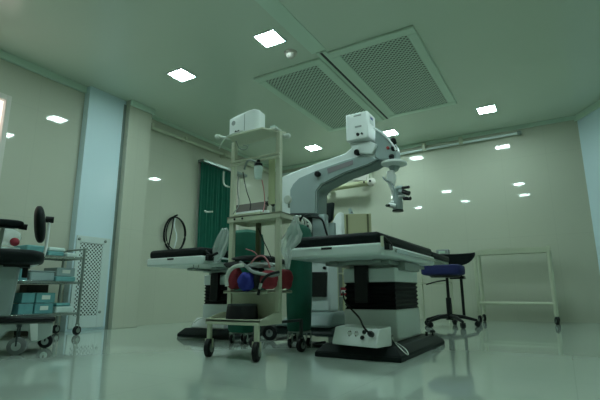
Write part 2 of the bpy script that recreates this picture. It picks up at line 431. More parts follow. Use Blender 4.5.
# cast table levers
m = MB(); m.tube([(-2.48,2.68,.70),(-2.43,2.70,.705),(-2.40,2.73,.725)],.011,n=8); m.build('lever','black_plastic',t2,smooth=True)
m = MB(); m.tube([(-2.58+.028*math.cos(a),2.67,.622+.028*math.sin(a)) for a in [2*PI*i/16 for i in range(16)]],.004,closed=True,n=6); m.build('ring_handle','chrome',t2,smooth=True)
m = MB(); m.cyl((-.93,3.44,.08),(-.93,3.44,.11),.010).lathe([(0,.022),(.012,.022),(.018,.012)],(-.90,3.5,.10),(0,0,1),14).cyl((-.90,3.5,.07),(-.90,3.5,.105),.008); m.build('levelling_knob','black_plastic',t1,smooth=True)
# underside mechanism of nearer table
m = MB(); m.box(-1.02,-.93,3.0,3.35,.55,.61); m.build('tilt_linkage','dull_steel',t1,bevel=.004)
m=MB(); p=HX(382,238,-.878); m.cyl((p.x,p.y,p.z-.05),(p.x,p.y,p.z+.012),.009); m.build('corner_clamp','cream_steel',t1,smooth=True)

# extension box on base of nearer table
t = thing('extension_box','white sloping socket box resting on the dark base of the central operating table','power strip',(-1.17,2.66,.08))
P = [HZ(332,344,.082),HZ(382,349,.082)]
ax = (P[1]-P[0]); ax.z=0; L=ax.length*.9; ax.normalize(); nn = Vector((-ax.y,ax.x,0))
o_=P[0]
prof=[(0,0),(0,.015),(.035,.105),(.16,.115),(.16,0)]
m = MB(); m.prism([o_+nn*a+Vector((0,0,b_)) for a,b_ in prof], ax*L); m.build('box_body','pale_plastic',t,bevel=.006)
def face_pt(u,v,out=.0):  # on the slanted front
    a=Vector(o_)+ax*(L*u)+nn*(.035*v)+Vector((0,0,.015+.09*v)); nrm=(nn*-.09+Vector((0,0,.035))).normalized(); return a+nrm*out, nrm
for u in (.38,.53):
    c,nr = face_pt(u,.62)
    so = MB(); so.lathe([(0,.021),(.004,.020)],c,nr,4); so.build('socket','paper',t)
    m = MB()
    for du,dv in ((-.018,.1),(.018,.1),(0,-.14)):
        c2,_=face_pt(u+du,.62+dv,.003); m.cyl(c2,c2+nr*.003,.0035,n=8)
    m.build('pin_hole','black_plastic',t)
for u,v in ((.70,.75),(.68,.40)):
    c,nr = face_pt(u,v); MB().lathe([(0,.013),(.008,.012)],c,nr,16).build('fuse_cap','black_plastic',t,smooth=True)
# plug with cable
t = thing('power_plug','black plug and cable running from the socket box up beside the table column','power plug',tuple(face_pt(.88,.6)[0]))
c,nr = face_pt(.88,.62,.004)
pg = MB().lathe([(0,.017),(.018,.018),(.032,.013)],c,nr,10).build('plug_body','black_plastic',t,smooth=True)
pe = c+nr*.037
MB().tube([pe, pe+Vector((-.03,-.01,.035)), HY(360,318,2.72), HY(350,308,2.80), HY(344,300,2.86),HY(343,292,2.90)],.006,smooth=3,n=8).build('cable','black_rubber',t,smooth=True)
# thin white cable lying at right of box
a0=HZ(392,335,.09); 
t = MB().tube([P[1]+nn*.10+Vector((.01,0,.06)), HZ(392,338,.13), HZ(396,344,.086), HZ(404,352,.086), HZ(409,356,.086), HZ(407,350,.086), HZ(399,344,.086), HZ(392,340,.10)],.003,smooth=3,n=6).build('thin_cable','paper',tag=('thin white cable looped on the dark table base right of the socket box','cable'),smooth=True)
# dark foot pedal box beside the sockets
t = thing('pedal_switch','small black and grey box standing right of the white socket box','pedal',(-.985,2.72,.08))
B(-.99,-.955,2.70,2.76,.08,.135).build('switch_body','dark_shell',t,bevel=.004)
B(-.985,-.96,2.69,2.70,.10,.125).build('switch_button','ink_grey',t,bevel=.002)
# sloped white box on second table base
t = thing('foot_switch_box','white sloping box with a thin cable on the left operating table base','foot switch',(-3.0,3.22,.08))
m=MB(); m.prism([(-3.12,3.20,.082),(-3.12,3.20,.095),(-3.12,3.27,.17),(-3.12,3.34,.17),(-3.12,3.34,.082)],(.40,0,0)); m.build('box_body','pale_plastic',t,bevel=.006)
MB().tube([(-3.1,3.22,.125),(-3.0,3.18,.17),(-2.9,3.2,.18),(-2.86,3.22,.13)],.004,smooth=2,n=6).build('cable','paper',t,smooth=True)

# ------------------------------------------------------- trolley tower
TX0,TX1,TY0,TYR = -2.02,-1.595,2.20,2.43
t = thing('equipment_trolley','tall cream steel equipment trolley with three shelves on castors','trolley',((TX0+TX1)/2,2.32,0))
for x in (TX0+.012,TX1-.012):
    B(x-.017,x+.017,TYR-.017,TYR+.017,.235,1.508).build('upright_post','cream_steel',t,bevel=.003)
def tray(z,x0,x1,y0,y1,lip,name):
    m = MB(); m.box(x0,x1,y0,y1,z,z+.012)
    m.box(x0,x1,y0,y0+.006,z-lip,z+.012).box(x0,x0+.006,y0,y1,z-lip,z+.012).box(x1-.006,x1,y0,y1,z-lip,z+.012).box(x0,x1,y1-.006,y1,z-lip,z+.012)
    return m.build(name,'cream_steel',t,bevel=.002)
# lower shelf with rising side cheeks
m = MB(); m.box(TX0-.0,TX1+.01,TY0,TYR+.01,.222,.236).box(TX0-.0,TX1+.01,TY0,TY0+.006,.205,.24)
for x in (TX0-.0,TX1+.004): m.prism([(x,TY0,.205),(x,TY0,.238),(x,TYR-.08,.275),(x,TYR+.01,.275),(x,TYR+.01,.205)],(.006,0,0))
m.build('lower_shelf','cream_steel',t,bevel=.002)
B(TX0+.03,TX1-.03,TYR-.004,TYR+.004,.236,.398).build('back_panel','cream_steel',t)
tray(.405,TX0+.03,TX1-.03,TYR-.10,TYR+.20,.006,'bag_shelf')
tray(.925,TX0-.02,TX1+.02,TYR-.024,TYR+.22,.03,'middle_shelf')
for x in (TX0+.012,TX1-.012): B(x-.010,x+.010,2.71,2.73,.10,.222).build('rear_post','dark_shell',t,bevel=.003)
for x in (TX0+.012,TX1-.012): B(x-.01,x+.01,TYR+.017,2.706,.205,.222).build('side_beam','dark_shell',t,bevel=.002)
m = MB(); m.prism([(-1.985,2.305,1.508),(-1.665,2.305,1.508),(-1.575,2.47,1.508),(-2.04,2.52,1.508)],(0,0,.014)); m.build('top_shelf','cream_steel',t,bevel=.003)
hk=HY(219.5,136.5,2.34); hr=HY(287,136,2.46)
MB().cyl((-1.98,2.34,1.508),hk,.010).lathe([(0,.018),(.03,.020),(.04,.012)],hk,(-1,.1,.1),14).build('push_handle','paper',t,smooth=True)
MB().cyl((-1.60,2.46,1.502),hr,.010).lathe([(0,.018),(.03,.020),(.04,.012)],hr-Vector((.015,0,0)),(1,0,-.05),14).build('push_handle','paper',t,smooth=True)
m = MB(); m.box(TX0-.005,TX1+.005,TYR-.03,TYR-.018,1.315,1.332).box(TX0-.005,TX1+.005,TYR-.03,TYR-.018,1.343,1.357); m.build('cross_rail','cream_steel',t,bevel=.002)
MB().box(-1.845,-1.815,TYR+.06,TYR+.09,.418,.89).build('centre_post','olive_trim',t,bevel=.002)
MB().box(-1.70,-1.645,TYR+.005,TYR+.012,1.0,1.33).build('back_plate','tan_panel',t,bevel=.002)
MB().tube([(TX0+.0,TY0+.2,1.16),(TX0-.03,TY0+.18,1.17),(TX0-.045,TY0+.18,1.20),(TX0-.045,TY0+.18,1.28)],.006,smooth=2,n=8).build('side_hook','paper',t,smooth=True)
MB().tube([(TX0-.02,TY0+.05,.955),(TX0-.07,TY0+.04,.955),(TX0-.085,TY0+.04,.965)],.006,smooth=1,n=8).build('side_hook','paper',t,smooth=True)
# wheels : front pair large
for x,y in ((TX0+.012,TY0+.03),(TX1-.02,TY0+.01)):
    B(x-.014,x+.014,y-.012,y+.012,.115,.222).build('castor_stem','cream_steel',t,bevel=.003)
    castor('castor',x,y,.058,.125,t,yaw=.35,w=.034)
for x,y in ((TX0+.012,2.72),(TX1-.012,2.72)):
    castor('castor',x,y,.045,.115,t,yaw=-.1,w=.03,fork='dark_shell')
# wires within the tower
for i,(pts,mt,lb) in enumerate((
   ([(239,172),(237,190),(240,205),(233,214)],'dull_steel','grey cable hanging on the left inside the cream trolley'),
   ([(243,172),(246,190),(251,203),(250,210)],'black_rubber','thin dark cable hanging to the tilted screen in the cream trolley'),
   ([(262,180),(264,190),(265,203),(263,212)],'pink_tube','thin pink tube hanging below the frosted jar'),
   ([(258,228),(263,240),(268,250),(273,262)],'black_rubber','thin dark wire below the middle trolley shelf'),
   ([(246,249),(256,252),(260,262),(262,274)],'pink_tube','short pink tube above the bags on the trolley'))):
    MB().tube([HY(a,b_,2.40+.006*i) for a,b_ in pts],.0035,smooth=2,n=6).build('hanging_wire' if i in(0,1,3) else 'pink_tubing',mt,tag=(lb,'cable' if i in (0,1,3) else 'tube'),smooth=True)
MB().tube([HY(a,b_,2.29) for a,b_ in ((243,131),(240,131.5),(232,134),(226,137),(222,142),(219,149))],.005,smooth=2,n=8).build('power_lead','paper',tag=('white lead drooping off the top left of the cream trolley','cable'),smooth=True)
MB().tube([HY(a,b_,2.26) for a,b_ in ((236,141),(239,149),(246,150),(249,146),(243,145))],.003,smooth=2,n=6).build('loose_wire','dull_steel',tag=('thin grey wire curling below the trolley top shelf','cable'),smooth=True)
# white box on top
t = thing('white_monitor','white rounded medical unit on top of the cream trolley','medical device',(-1.82,2.40,1.522))
pl=[(-1.98,2.325),(-1.90,2.32),(-1.80,2.32),(-1.755,2.328),(-1.735,2.345),(-1.73,2.37),(-1.735,2.44),(-1.98,2.44)]
m=MB(); hz=[1.655,1.655,1.685,1.69,1.685,1.68,1.68,1.66]
a=[m.b.verts.new((x,y,1.5225)) for x,y in pl]; b_=[m.b.verts.new((x,y,z)) for (x,y),z in zip(pl,hz)]
m.b.faces.new(a[::-1]); m.b.faces.new(b_)
for i in range(len(pl)):
    j=(i+1)%len(pl); m.b.faces.new((a[i],a[j],b_[j],b_[i]))
m.build('device_body','pale_plastic',t,bevel=.010)
MB().lathe([(0,.018),(.003,.018)],(-1.935,2.323,1.612),(0,-1,0),18).build('speaker_disc','grey_fabric',t)
B(-1.835,-1.831,2.318,2.33,1.535,1.66).build('side_seam','grey_fabric',t)
for x,r in ((-1.905,.010),(-1.882,.009)): MB().lathe([(0,r),(.012,r*.9)],(x,2.322,1.537),(0,-1,0),12).build('socket','black_plastic',t,smooth=True)
t = thing('flat_pack','flat white packs lying right of the white unit on the trolley top','package',(-1.64,2.40,1.522))
B(-1.66,-1.60,2.375,2.45,1.5225,1.536).build('lower_pack','paper',t,bevel=.004)
B(-1.655,-1.615,2.38,2.43,1.5365,1.552).build('upper_pack','white_wrap',t,bevel=.004)
# suction jar hanging on cross rail
t = thing('suction_jar','frosted jar hanging from the upper rail of the cream trolley','jar',(-1.745,2.375,1.175))
MB().lathe([(0,.010),(.005,.024),(.06,.030),(.09,.029),(.095,.025)],(-1.745,2.375,1.175),(0,0,1),20).build('jar_body','white_wrap',t,smooth=True)
m=MB(); m.lathe([(0,.030),(.016,.030),(.028,.014),(.045,.012)],(-1.745,2.375,1.270),(0,0,1),20); m.build('jar_lid','black_plastic',t,smooth=True)
m=MB(); m.tube([(-1.76,2.365,1.30),(-1.80,2.355,1.32),(-1.84,2.365,1.32),(-1.86,2.365,1.26)],.008,smooth=2); m.build('jar_spout','dull_steel',t,smooth=True)
# tilted screen unit on middle shelf
t = thing('tilted_screen_unit','dark brown screen standing on a pale tray on the middle trolley shelf','screen',(-1.90,2.52,.937))
B(-2.03,-1.76,2.42,2.63,.938,.955).build('pale_tray','cream_steel',t,bevel=.003)
m=MB(); m.prism([(-2.12,2.58,.956),(-2.12,2.56,.956),(-2.12,2.60,1.07),(-2.12,2.615,1.07)],(.30,0,0)); m.build('screen_panel','bronze',t,bevel=.003)
m=MB(); m.prism([(-2.01,2.44,.956),(-2.01,2.44,.972),(-2.01,2.57,.99),(-2.01,2.57,.956)],(.23,0,0)); m.build('keyboard','pale_plastic',t,bevel=.003)
for x in (-1.97,-1.90): MB().lathe([(0,.008),(.004,.008)],(x,2.4055,.916),(0,-1,0),12).build('port_hole','black_plastic',t,smooth=True)
# gas valve cluster
t = thing('valve_cluster','small cluster of grey valves at the right of the middle trolley shelf','valve',(-1.70,2.50,.937))
m=MB(); m.cyl((-1.70,2.50,.938),(-1.70,2.50,1.06),.012).cyl((-1.725,2.48,1.03),(-1.665,2.48,1.03),.012).lathe([(0,.02),(.02,.02)],(-1.70,2.475,1.05),(0,-1,0),14)
m.build('valve_body','dull_steel',t,smooth=True)
for x,z in ((-1.725,1.01),(-1.68,1.0),(-1.695,1.085)): MB().lathe([(0,.012),(.022,.010)],(x,2.47,z),(0,-1,.2),12).build('valve_knob','black_plastic',t,smooth=True)
# pressure gauge on right
t = thing('pressure_gauge','small round pale gauge on the right side of the cream trolley','gauge',(-1.56,2.455,.95))
MB().lathe([(0,.028),(.012,.030),(.02,.026)],(-1.545,2.455,1.02),(0,-1,0),20).build('gauge_dial','paper',t,smooth=True)
MB().cyl((-1.545,2.46,.966),(-1.545,2.46,1.0),.008).build('gauge_stem','dull_steel',t,smooth=True)
# bags on the bag shelf
z0=.424
def bag(name,c,r,mt,lb,cat='bag',amp=.05,sq=.8,grp=None): 
    return MB().blob(c,*r,amp=amp,sq=sq).build(name,mt,tag=(lb,cat) if not grp else (lb,cat,grp),smooth=True,base=(c[0],c[1],c[2]-r[2]))
X_=lambda px,y: HY(px,280,y).x
bag('cloth_bag',(X_(234.5,2.345),2.345,z0+.074),(.046,.05,.073),'red_fabric','dark red cloth bag at the left end of the trolley bag shelf',amp=.06,sq=.75)
bag('cloth_bag',(X_(246,2.30),2.30,z0+.048),(.056,.036,.058),'royal_fabric','royal blue cloth bag in the middle of the trolley bag shelf',amp=.09,sq=.8)
bag('cloth_bag',(X_(256,2.36),2.37,z0+.075),(.050,.05,.074),'black_fabric','black cloth bag between the blue bag and the right red bag',amp=.08,sq=.75)
bag('cloth_bag',(X_(269,2.345),2.345,z0+.058),(.052,.05,.057),'red_fabric','dark red cloth bag at the right end of the trolley bag shelf',amp=.08,sq=.7)
bag('cloth_bag',(X_(285,2.52),2.52,z0+.065),(.040,.06,.064),'red_fabric','dark red cloth bag half hidden behind the right trolley post',amp=.08,sq=.7)
bag('folded_cuff',(-1.90,2.37,z0+.166),(.11,.05,.022),'black_fabric','black folded cuff lying on the left red bag on the trolley','cloth',.08,.8)
bag('folded_cuff',(-1.72,2.37,z0+.155),(.10,.05,.020),'grey_fabric','pale grey folded cuff across the right bags on the trolley','cloth',.08,.8)
bag('folded_cuff',(-1.79,2.37,z0+.205),(.15,.05,.018),'black_fabric','topmost black folded cuff of the pile on the bag shelf','cloth',.09,.8)
MB().tube([HY(a,b_,2.30) for a,b_ in ((240,262),(246,266),(252,272),(262,274),(272,276),(279,274))],.011,smooth=2,n=10).build('corrugated_tube','grey_fabric',tag=('grey breathing tube lying across the middle of the bag pile','tube'),smooth=True)
MB().tube([HY(a,b_,2.235) for a,b_ in ((243,265),(235,266),(229,271),(226,279),(227,286))],.013,smooth=2,n=10).build('corrugated_tube','paper',tag=('pale grey breathing tube curving round the left red bag','tube'),smooth=True)
MB().tube([HY(a,b_,2.24) for a,b_ in ((279,272),(270,274),(264,278),(261,284),(258,295))],.009,smooth=2,n=10).build('black_tube','black_rubber',tag=('black tube with a metal tip hanging over the bag shelf edge','tube'),smooth=True)
MB().cyl(HY(261,283,2.225),HY(259.5,289,2.225),.010).build('metal_tip','chrome',tag=('short metal connector on the black tube above the cream back panel','connector'),smooth=True)
MB().tube([HY(a,b_,2.25) for a,b_ in ((251,263),(256,257),(263,255),(268,261),(270,268))],.005,smooth=2,n=8).build('pink_tubing','pink_tube',tag=('pink rubber tube looped above the bags on the trolley','tube'),smooth=True)
# black bucket on the bottom shelf
t = thing('black_tub','round black tub upside down on the bottom shelf of the cream trolley','tub',(-1.815,2.31,.237))
MB().lathe([(0,.105),(.012,.105),(.075,.098),(.082,.095)],(-1.815,2.318,.237),(0,0,1),32).build('tub_body','black_rubber',t,smooth=True)
MB().lathe([(0,.096),(.010,.096),(.012,.09)],(-1.815,2.318,.3193),(0,0,1),32).build('tub_lid','dark_shell',t,smooth=True)

# -------------------------------------------------------- green hampers
def hamper(x,y,w,d,zb,zt,label,bag_side):
    t = thing('linen_hamper',label,'laundry hamper',(x,y,0),'green cloth hampers')
    m = MB(); n=28; rings=[]
    for k,(z,s_) in enumerate(((zb,.80),(zb+.02,.9),(zb+.2,.98),(.5,1),(zt-.10,1.0),(zt-.03,.9),(zt,.6))):
        ring=[]
        for i in range(n):
            a=2*PI*i/n; rr=1+.03*math.sin(5*a+k)+.02*math.sin(11*a)
            cx=math.copysign(abs(math.cos(a))**.7,math.cos(a)); sy=math.copysign(abs(math.sin(a))**.7,math.sin(a))
            ring.append(m.b.verts.new((x+w*s_*rr*cx,y+d*s_*rr*sy,z)))
        rings.append(ring)
    for a,b_ in zip(rings,rings[1:]):
        for i in range(n): m.b.faces.new((a[i],a[(i+1)%n],b_[(i+1)%n],b_[i]))
    m.b.faces.new(rings[0][::-1]); m.b.faces.new(rings[-1]); m.build('cloth_sack','green_cloth',t,smooth=True)
    m=MB()
    for sx in (-1,1):
        m.tube([(x+sx*w*.7,y-d*.6,zb-.01),(x+sx*w*.7,y+d*.6,zb-.01)],.008,n=6)
    m.tube([(x-w*.7,y,zb-.01),(x+w*.7,y,zb-.01)],.008,n=6); m.build('hamper_frame','dull_steel',t,smooth=True)
    for sx,sy in ((-1,-1),(1,-1),(-1,1),(1,1)): castor('castor',x+sx*w*.55,y+sy*d*.55,.032,zb,t,yaw=.2,w=.022,fork='dull_steel')
    return t
h1 = hamper(-1.77,2.97,.078,.12,.12,.93,'narrow green cloth hamper on castors between the cream trolley and the central table',1)
h2 = hamper(-2.31,2.99,.13,.14,.09,.93,'wide green cloth hamper standing behind the left of the cream trolley',-1)
def plastic(rows, y, lb):
    """crumpled hanging film; rows of (py, px left, px right)"""
    m = MB(); g = []
    full=[]
    for (a,b_) in zip(rows,rows[1:]):
        for k in range(3): full.append([a[i]+(b_[i]-a[i])*k/3 for i in range(3)])
    full.append(list(rows[-1]))
    for q,(py,xl,xr) in enumerate(full):
        g.append([])
        for k in range(13):
            u=k/12; px=xl+(xr-xl)*u+.35*math.sin(q*1.3)
            p=HY(px,py+.3*math.sin(k*1.9),y); p.y += .009*math.sin(k*1.5+q*.2)+.004*math.sin(k*3.1-q*.4)
            g[-1].append(m.b.verts.new(p))
    for a,b_ in zip(g,g[1:]):
        for k in range(12): m.b.faces.new((a[k],a[k+1],b_[k+1],b_[k]))
    o = m.build('plastic_bag','clear_plastic',tag=(lb,'plastic bag'),smooth=True)
    sd = o.modifiers.new('thick','SOLIDIFY'); sd.thickness=.006
plastic([(216,294,298),(225,290,300),(234,284.5,302),(241,281,300),(249,281.5,291),(258,284.5,291),(269,287,289)],2.37,'clear plastic bag hanging from the top of the narrow green hamper')
plastic([(228,222,228),(235,218,230),(243,214,228),(250,212.5,226),(257,213,222),(262,214,217)],2.77,'clear plastic bag hanging over the left edge of the wide green hamper')

# ----------------------------------------------------- surgical microscope
MY=3.40
t = thing('surgical_microscope','large grey floor-standing surgical microscope with a long rising arm','microscope',(-2.0,MY+.1,0))
F=lambda pts,y=MY:[HY(a,b_,y) for a,b_ in pts]
# floor base
m=MB(); m.frus((-2.32,-1.62,3.27,3.86),(-2.27,-1.66,3.31,3.80),.055,.12); m.build('floor_base','dark_shell',t,bevel=.02)
m=MB(); m.frus((-2.22,-1.66,3.26,3.80),(-2.05,-1.68,3.36,3.74),.121,.24); m.build('base_cowling','mid_shell',t,bevel=.03)
for x,y in ((-2.235,3.25),(-1.68,3.50),(-2.30,3.80),(-1.70,3.80)): castor('castor',x,y,.062,.10,t,hub='grey_fabric' if x<-2 else 'dark_shell',yaw=PI/2+.3,w=.04,fork='dark_shell')
# pedestal
B(-1.965,-1.735,3.42,3.60,.24,.84).build('control_cabinet','light_shell',t,bevel=.02)
m=MB(); m.prism(F([(311,272),(326.5,272),(326,297),(311,297)],MY-.005),(0,.025,0)); m.build('control_screen','screen_black',t,bevel=.004)
for px,py,r in ((315,260,.022),(326,258,.015),(325,268,.015)): MB().lathe([(0,r),(.02,r*.85)],HY(px,py,MY+.018),(0,-1,0),16).build('control_knob','black_plastic',t,smooth=True)
B(-1.905,-1.765,3.42,3.50,.84,1.10).build('pedestal_column','grey_shell',t,bevel=.02)
# arm shell (light) and inset side panel (grey)
outer=[(281,215),(281,177),(300,169),(345,153),(352,147),(372,150),(381,157),(370,164),(345,173),(322,184.5),(316.5,191),(316,214)]
m=MB(); m.prism(F(outer,MY+.02),(0,.17,0)); m.build('arm_shell','light_shell',t,bevel=.012)
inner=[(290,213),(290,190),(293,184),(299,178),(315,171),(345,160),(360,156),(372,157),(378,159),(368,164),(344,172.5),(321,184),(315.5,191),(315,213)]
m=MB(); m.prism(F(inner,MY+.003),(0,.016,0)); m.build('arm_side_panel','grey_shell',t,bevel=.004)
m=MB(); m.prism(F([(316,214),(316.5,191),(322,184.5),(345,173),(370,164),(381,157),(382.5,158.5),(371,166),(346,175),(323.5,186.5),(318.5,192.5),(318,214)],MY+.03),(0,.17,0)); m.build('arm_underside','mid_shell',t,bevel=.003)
m=MB(); m.prism(F([(327,168.5),(353,160),(353,164.5),(328,173.5)],MY-.001),(0,.003,0)); m.build('arm_label','mauve_label',t)
for px,py,r in ((318.5,174.5,.028),(358,153,.028)): MB().lathe([(0,r*.9),(.03,r),(.045,r*.7)],HY(px,py,MY+.004),(0,-1,0),20).build('lock_knob','black_plastic',t,smooth=True)
m=MB(); m.prism(F([(290,213),(316,213),(318,217),(289,217)],MY-.01),(0,.2,0)); m.build('collar','dark_shell',t,bevel=.006)
# head box
yb=3.32
TL,TR_,BL,BR=[HY(*q,yb) for q in ((345.2,115),(367.5,110.2),(346,141.4),(368,138))]
x0_,x1_=(TL.x+BL.x)/2,(TR_.x+BR.x)/2; zt_,zb_=(TL.z+TR_.z)/2,(BL.z+BR.z)/2
hb=B(x0_,x1_,yb,yb+.19,zb_,zt_).build('head_box','pale_plastic',t,bevel=.012)
B(x1_+.0005,x1_+.004,yb+.05,yb+.13,zt_-.10,zt_-.03).build('side_label','white_frame',hb)
B(x1_+.004,x1_+.006,yb+.06,yb+.11,zt_-.06,zt_-.04).build('label_print','blue_ink',hb)
for dx,r in ((.115,.014),(.155,.009)): MB().lathe([(0,r),(.014,r*.9)],(x0_+dx,yb,zb_+.045),(0,-1,0),14).build('box_knob','black_plastic',hb,smooth=True)
B(x0_+.09,x0_+.15,yb-.002,yb+.002,zb_+.11,zb_+.125).build('front_label','grey_fabric',hb)
B(x0_+.08,x0_+.15,yb-.002,yb+.002,zt_-.035,zt_-.025).build('front_label','grey_fabric',hb)
m=MB(); m.prism(F([(349,143),(370,141),(377,144),(372,154),(356,153),(352,150)],MY-.03),(0,.16,0)); m.build('box_mount','light_shell',t,bevel=.01)
m=MB(); a=HY(372,146,MY); b_=HY(370,160,MY); m.lathe([(0,.055),(.03,.06),(.11,.052)],HY(374,160,MY+.06),(0,0,1),20); m.build('swivel_joint','light_shell',t,smooth=True)
# rounded motor housing
m=MB(); m.prism(F([(375,127),(381,130),(388,136),(394,144),(396,150),(396,159),(380,160),(374,158)],MY-.0),(0,.13,0)); mh=m.build('motor_housing','grey_shell',t,bevel=.014)
m=MB(); m.tube(F([(374,128),(380,132),(387,137),(393,145),(396,150)],MY-.012),.009,smooth=2); m.build('housing_rim','pale_plastic',t,smooth=True)
MB().lathe([(0,.014),(.012,.012)],HY(388,148,MY),(0,-1,0),14).build('red_lamp','red_plastic',t,smooth=True)
for px,py in ((393.5,141.5),(394,149),(392,158)): MB().lathe([(-.02,.024),(.02,.024),(.03,.016)],HY(px,py,MY+.01),(0,-.6,.6),16).build('joint_knob','black_plastic',t,smooth=True)
# round plate
pc=HY(394,164,MY+.05)
MB().lathe([(-.03,.03),(-.022,.06),(-.004,.108),(.012,.108),(.02,.09)],pc,(0.05,0,1),32).build('suspension_plate','pale_plastic',t,smooth=True)
MB().lathe([(-.06,.03),(-.025,.05)],pc,(0,0,1),20).build('plate_hub','grey_shell',t,smooth=True)
# optics carrier
m=MB(); m.prism(F([(386,171),(393,169),(395,177),(393,185),(396,194),(398,203),(393,207),(392,196),(389,187),(386,181)],MY+.02),(0,.05,0)); m.build('carrier_arm','pale_plastic',t,bevel=.012)
MB().tube(F([(383,177),(385,180),(390,182),(394,187),(396,195),(396,203)],MY),.008,smooth=2).build('carrier_cable','grey_shell',t,smooth=True)
op=MB().lathe([(0,.034),(.01,.040),(.08,.042),(.12,.035),(.19,.028)],HY(398,211,MY+.03),(0.02,0,1),22).build('optics_body','grey_shell',t,smooth=True)
m=MB(); m.cyl(HY(397,189,MY),HY(403,188,MY),.022).cyl(HY(399,191,MY),HY(404,193,MY),.024); m.build('binocular_head','grey_shell',t,smooth=True)
for a,b_,r in (((402,188),(409,187),.012),((403,191.5),(409,193.5),.019),((404,198.5),(410.5,198.5),.015),((386.5,205.5),(389,205.5),.011)):
    MB().cyl(HY(*a,MY-.01),HY(*b_,MY-.03),r).build('eyepiece','black_plastic',t,smooth=True)
MB().cyl(HY(399,197,MY),HY(405,195,MY),.014).build('side_tube','pale_plastic',t,smooth=True)
m=MB(); m.cyl(HY(389,205,MY),HY(396,206,MY),.020).cyl(HY(391,202,MY),HY(394,202,MY),.012); m.build('focus_unit','pale_plastic',t,smooth=True)
MB().lathe([(0,.045),(.012,.045)],HY(398,211.5,MY+.03),(0,0,1),20).build('objective_ring','black_plastic',t,smooth=True)
MB().tube([(-1.66,3.18,.02),(-1.72,3.06,.012),(-1.62,2.98,.012),(-1.55,3.08,.012),(-1.60,3.2,.012),(-1.50,3.3,.012),(-1.46,3.5,.012)],.011,smooth=3,n=8).build('floor_cable','black_rubber',tag=('black cable curling on the floor between the green hamper and the central table base','cable'),smooth=True)
# cables beneath arm
cb=[]
for i,(pts,mt) in enumerate((([(295,221),(301,217),(304,224),(299,230),(296,225)],'paper'),([(304,226),(310,223),(309,232),(303,233)],'paper'),([(292,216),(299,222),(302,230),(309,238)],'black_rubber'),([(296,216),(305,218),(306,226),(300,236)],'paper'),([(310,214),(298,218),(297,228),(303,238)],'dark_shell'),([(300,216),(309,221),(312,228),(308,238)],'paper'),([(303,215),(298,224),(306,232),(312,238)],'black_rubber'),([(312,217),(322,218),(325,228),(328,238)],'black_rubber'),([(294,219),(303,225),(298,232),(306,239)],'dull_steel'))):
    MB().tube(F(pts,MY-.03-.015*i),.009,smooth=2).build('cable',mt,t,smooth=True)
B(-2.02,-1.93,3.44,3.6,.70,1.09).build('cable_tray','dark_shell',t,bevel=.01)

# ----------------------------------------------------- things behind
# anaesthesia style cream cabinet
p0=HY(345.5,214,4.9); cz=p0.z; kx,ky=p0.x,4.9
t = thing('cream_cabinet','cream steel cabinet with dark edge strips standing behind the microscope','cabinet',(kx,ky,0),rz=math.radians(23))
B(kx-.20,kx+.315,ky,ky+.42,.08,cz).build('cabinet_body','cabinet_cream',t,bevel=.006)
for x in (kx+.016,kx+.272): B(x-.012,x+.012,ky-.006,ky+.002,.9,cz-.01).build('edge_strip','olive_trim',t)
for k in range(3):
    dd=B(kx-.19,kx+.28,ky-.015,ky-.001,.12+k*.22,.32+k*.22).build('drawer','cabinet_cream',t,bevel=.004)
    B(kx-.02,kx+.11,ky-.028,ky-.015,.235+k*.22,.25+k*.22).build('drawer_handle','olive_trim',dd,bevel=.002)
for x in (kx-.15,kx+.25):
    for y in (ky+.05,ky+.37): castor('castor',x,y,.035,.08,t,w=.025,fork='dull_steel')
# items on cabinet
xx=HY(351,213,5.0).x
t = thing('handset','small dark handset standing on top of the cream cabinet','handset',(xx,5.0,cz))
m=MB(); m.prism([(xx-.03,5.0,cz),(xx+.03,5.0,cz),(xx+.01,5.0,cz+.05),(xx-.01,5.0,cz+.09),(xx-.04,5.0,cz+.085)],(0,.04,0)); m.build('handset_body','grey_shell',t,bevel=.006)
MB().lathe([(0,.010),(.02,.010)],(xx+.015,4.998,cz+.03),(0,-1,0),12).build('handset_button','ink_grey',t,smooth=True)
# pale curved unit left of cabinet
t = thing('pale_curved_unit','pale rounded medical unit left of the cream cabinet','medical device',(-2.2,4.55,0))
m=MB(); m.prism(F([(332,240),(332,222),(335,215),(338,212),(342,212),(343,240)],4.5),(0,.07,0)); m.build('curved_shell','pale_plastic',t,bevel=.02)
xx=HY(337,240,4.5); B(xx.x-.03,xx.x+.03,4.51,4.56,.03,xx.z+.01).build('unit_stand','dull_steel',t,bevel=.004)
B(xx.x-.16,xx.x+.16,4.52,4.70,0,.03).build('unit_foot','dark_shell',t,bevel=.006)
# dark chair-like backrest behind microscope
t = thing('padded_rest_stand','dark grey tilted padded rest standing between the microscope and the cabinet','padded rest',(-2.15,4.1,0))
m=MB(); m.prism(F([(324,221),(326,203),(333,202),(332,219),(328,223)],4.05),(0,.05,0)); m.build('padded_rest','mat_grey',t,bevel=.012)
m=MB(); m.prism(F([(320,224),(334,222),(335,242),(320,242)],4.07),(0,.05,0)); m.build('rest_body','mid_shell',t,bevel=.012)
xx=HY(329,242,4.1); B(xx.x-.02,xx.x+.02,4.08,4.11,.03,xx.z+.01).build('rest_stand','dull_steel',t,bevel=.004)
B(xx.x-.15,xx.x+.15,4.03,4.20,0,.03).build('rest_foot','dark_shell',t,bevel=.006)
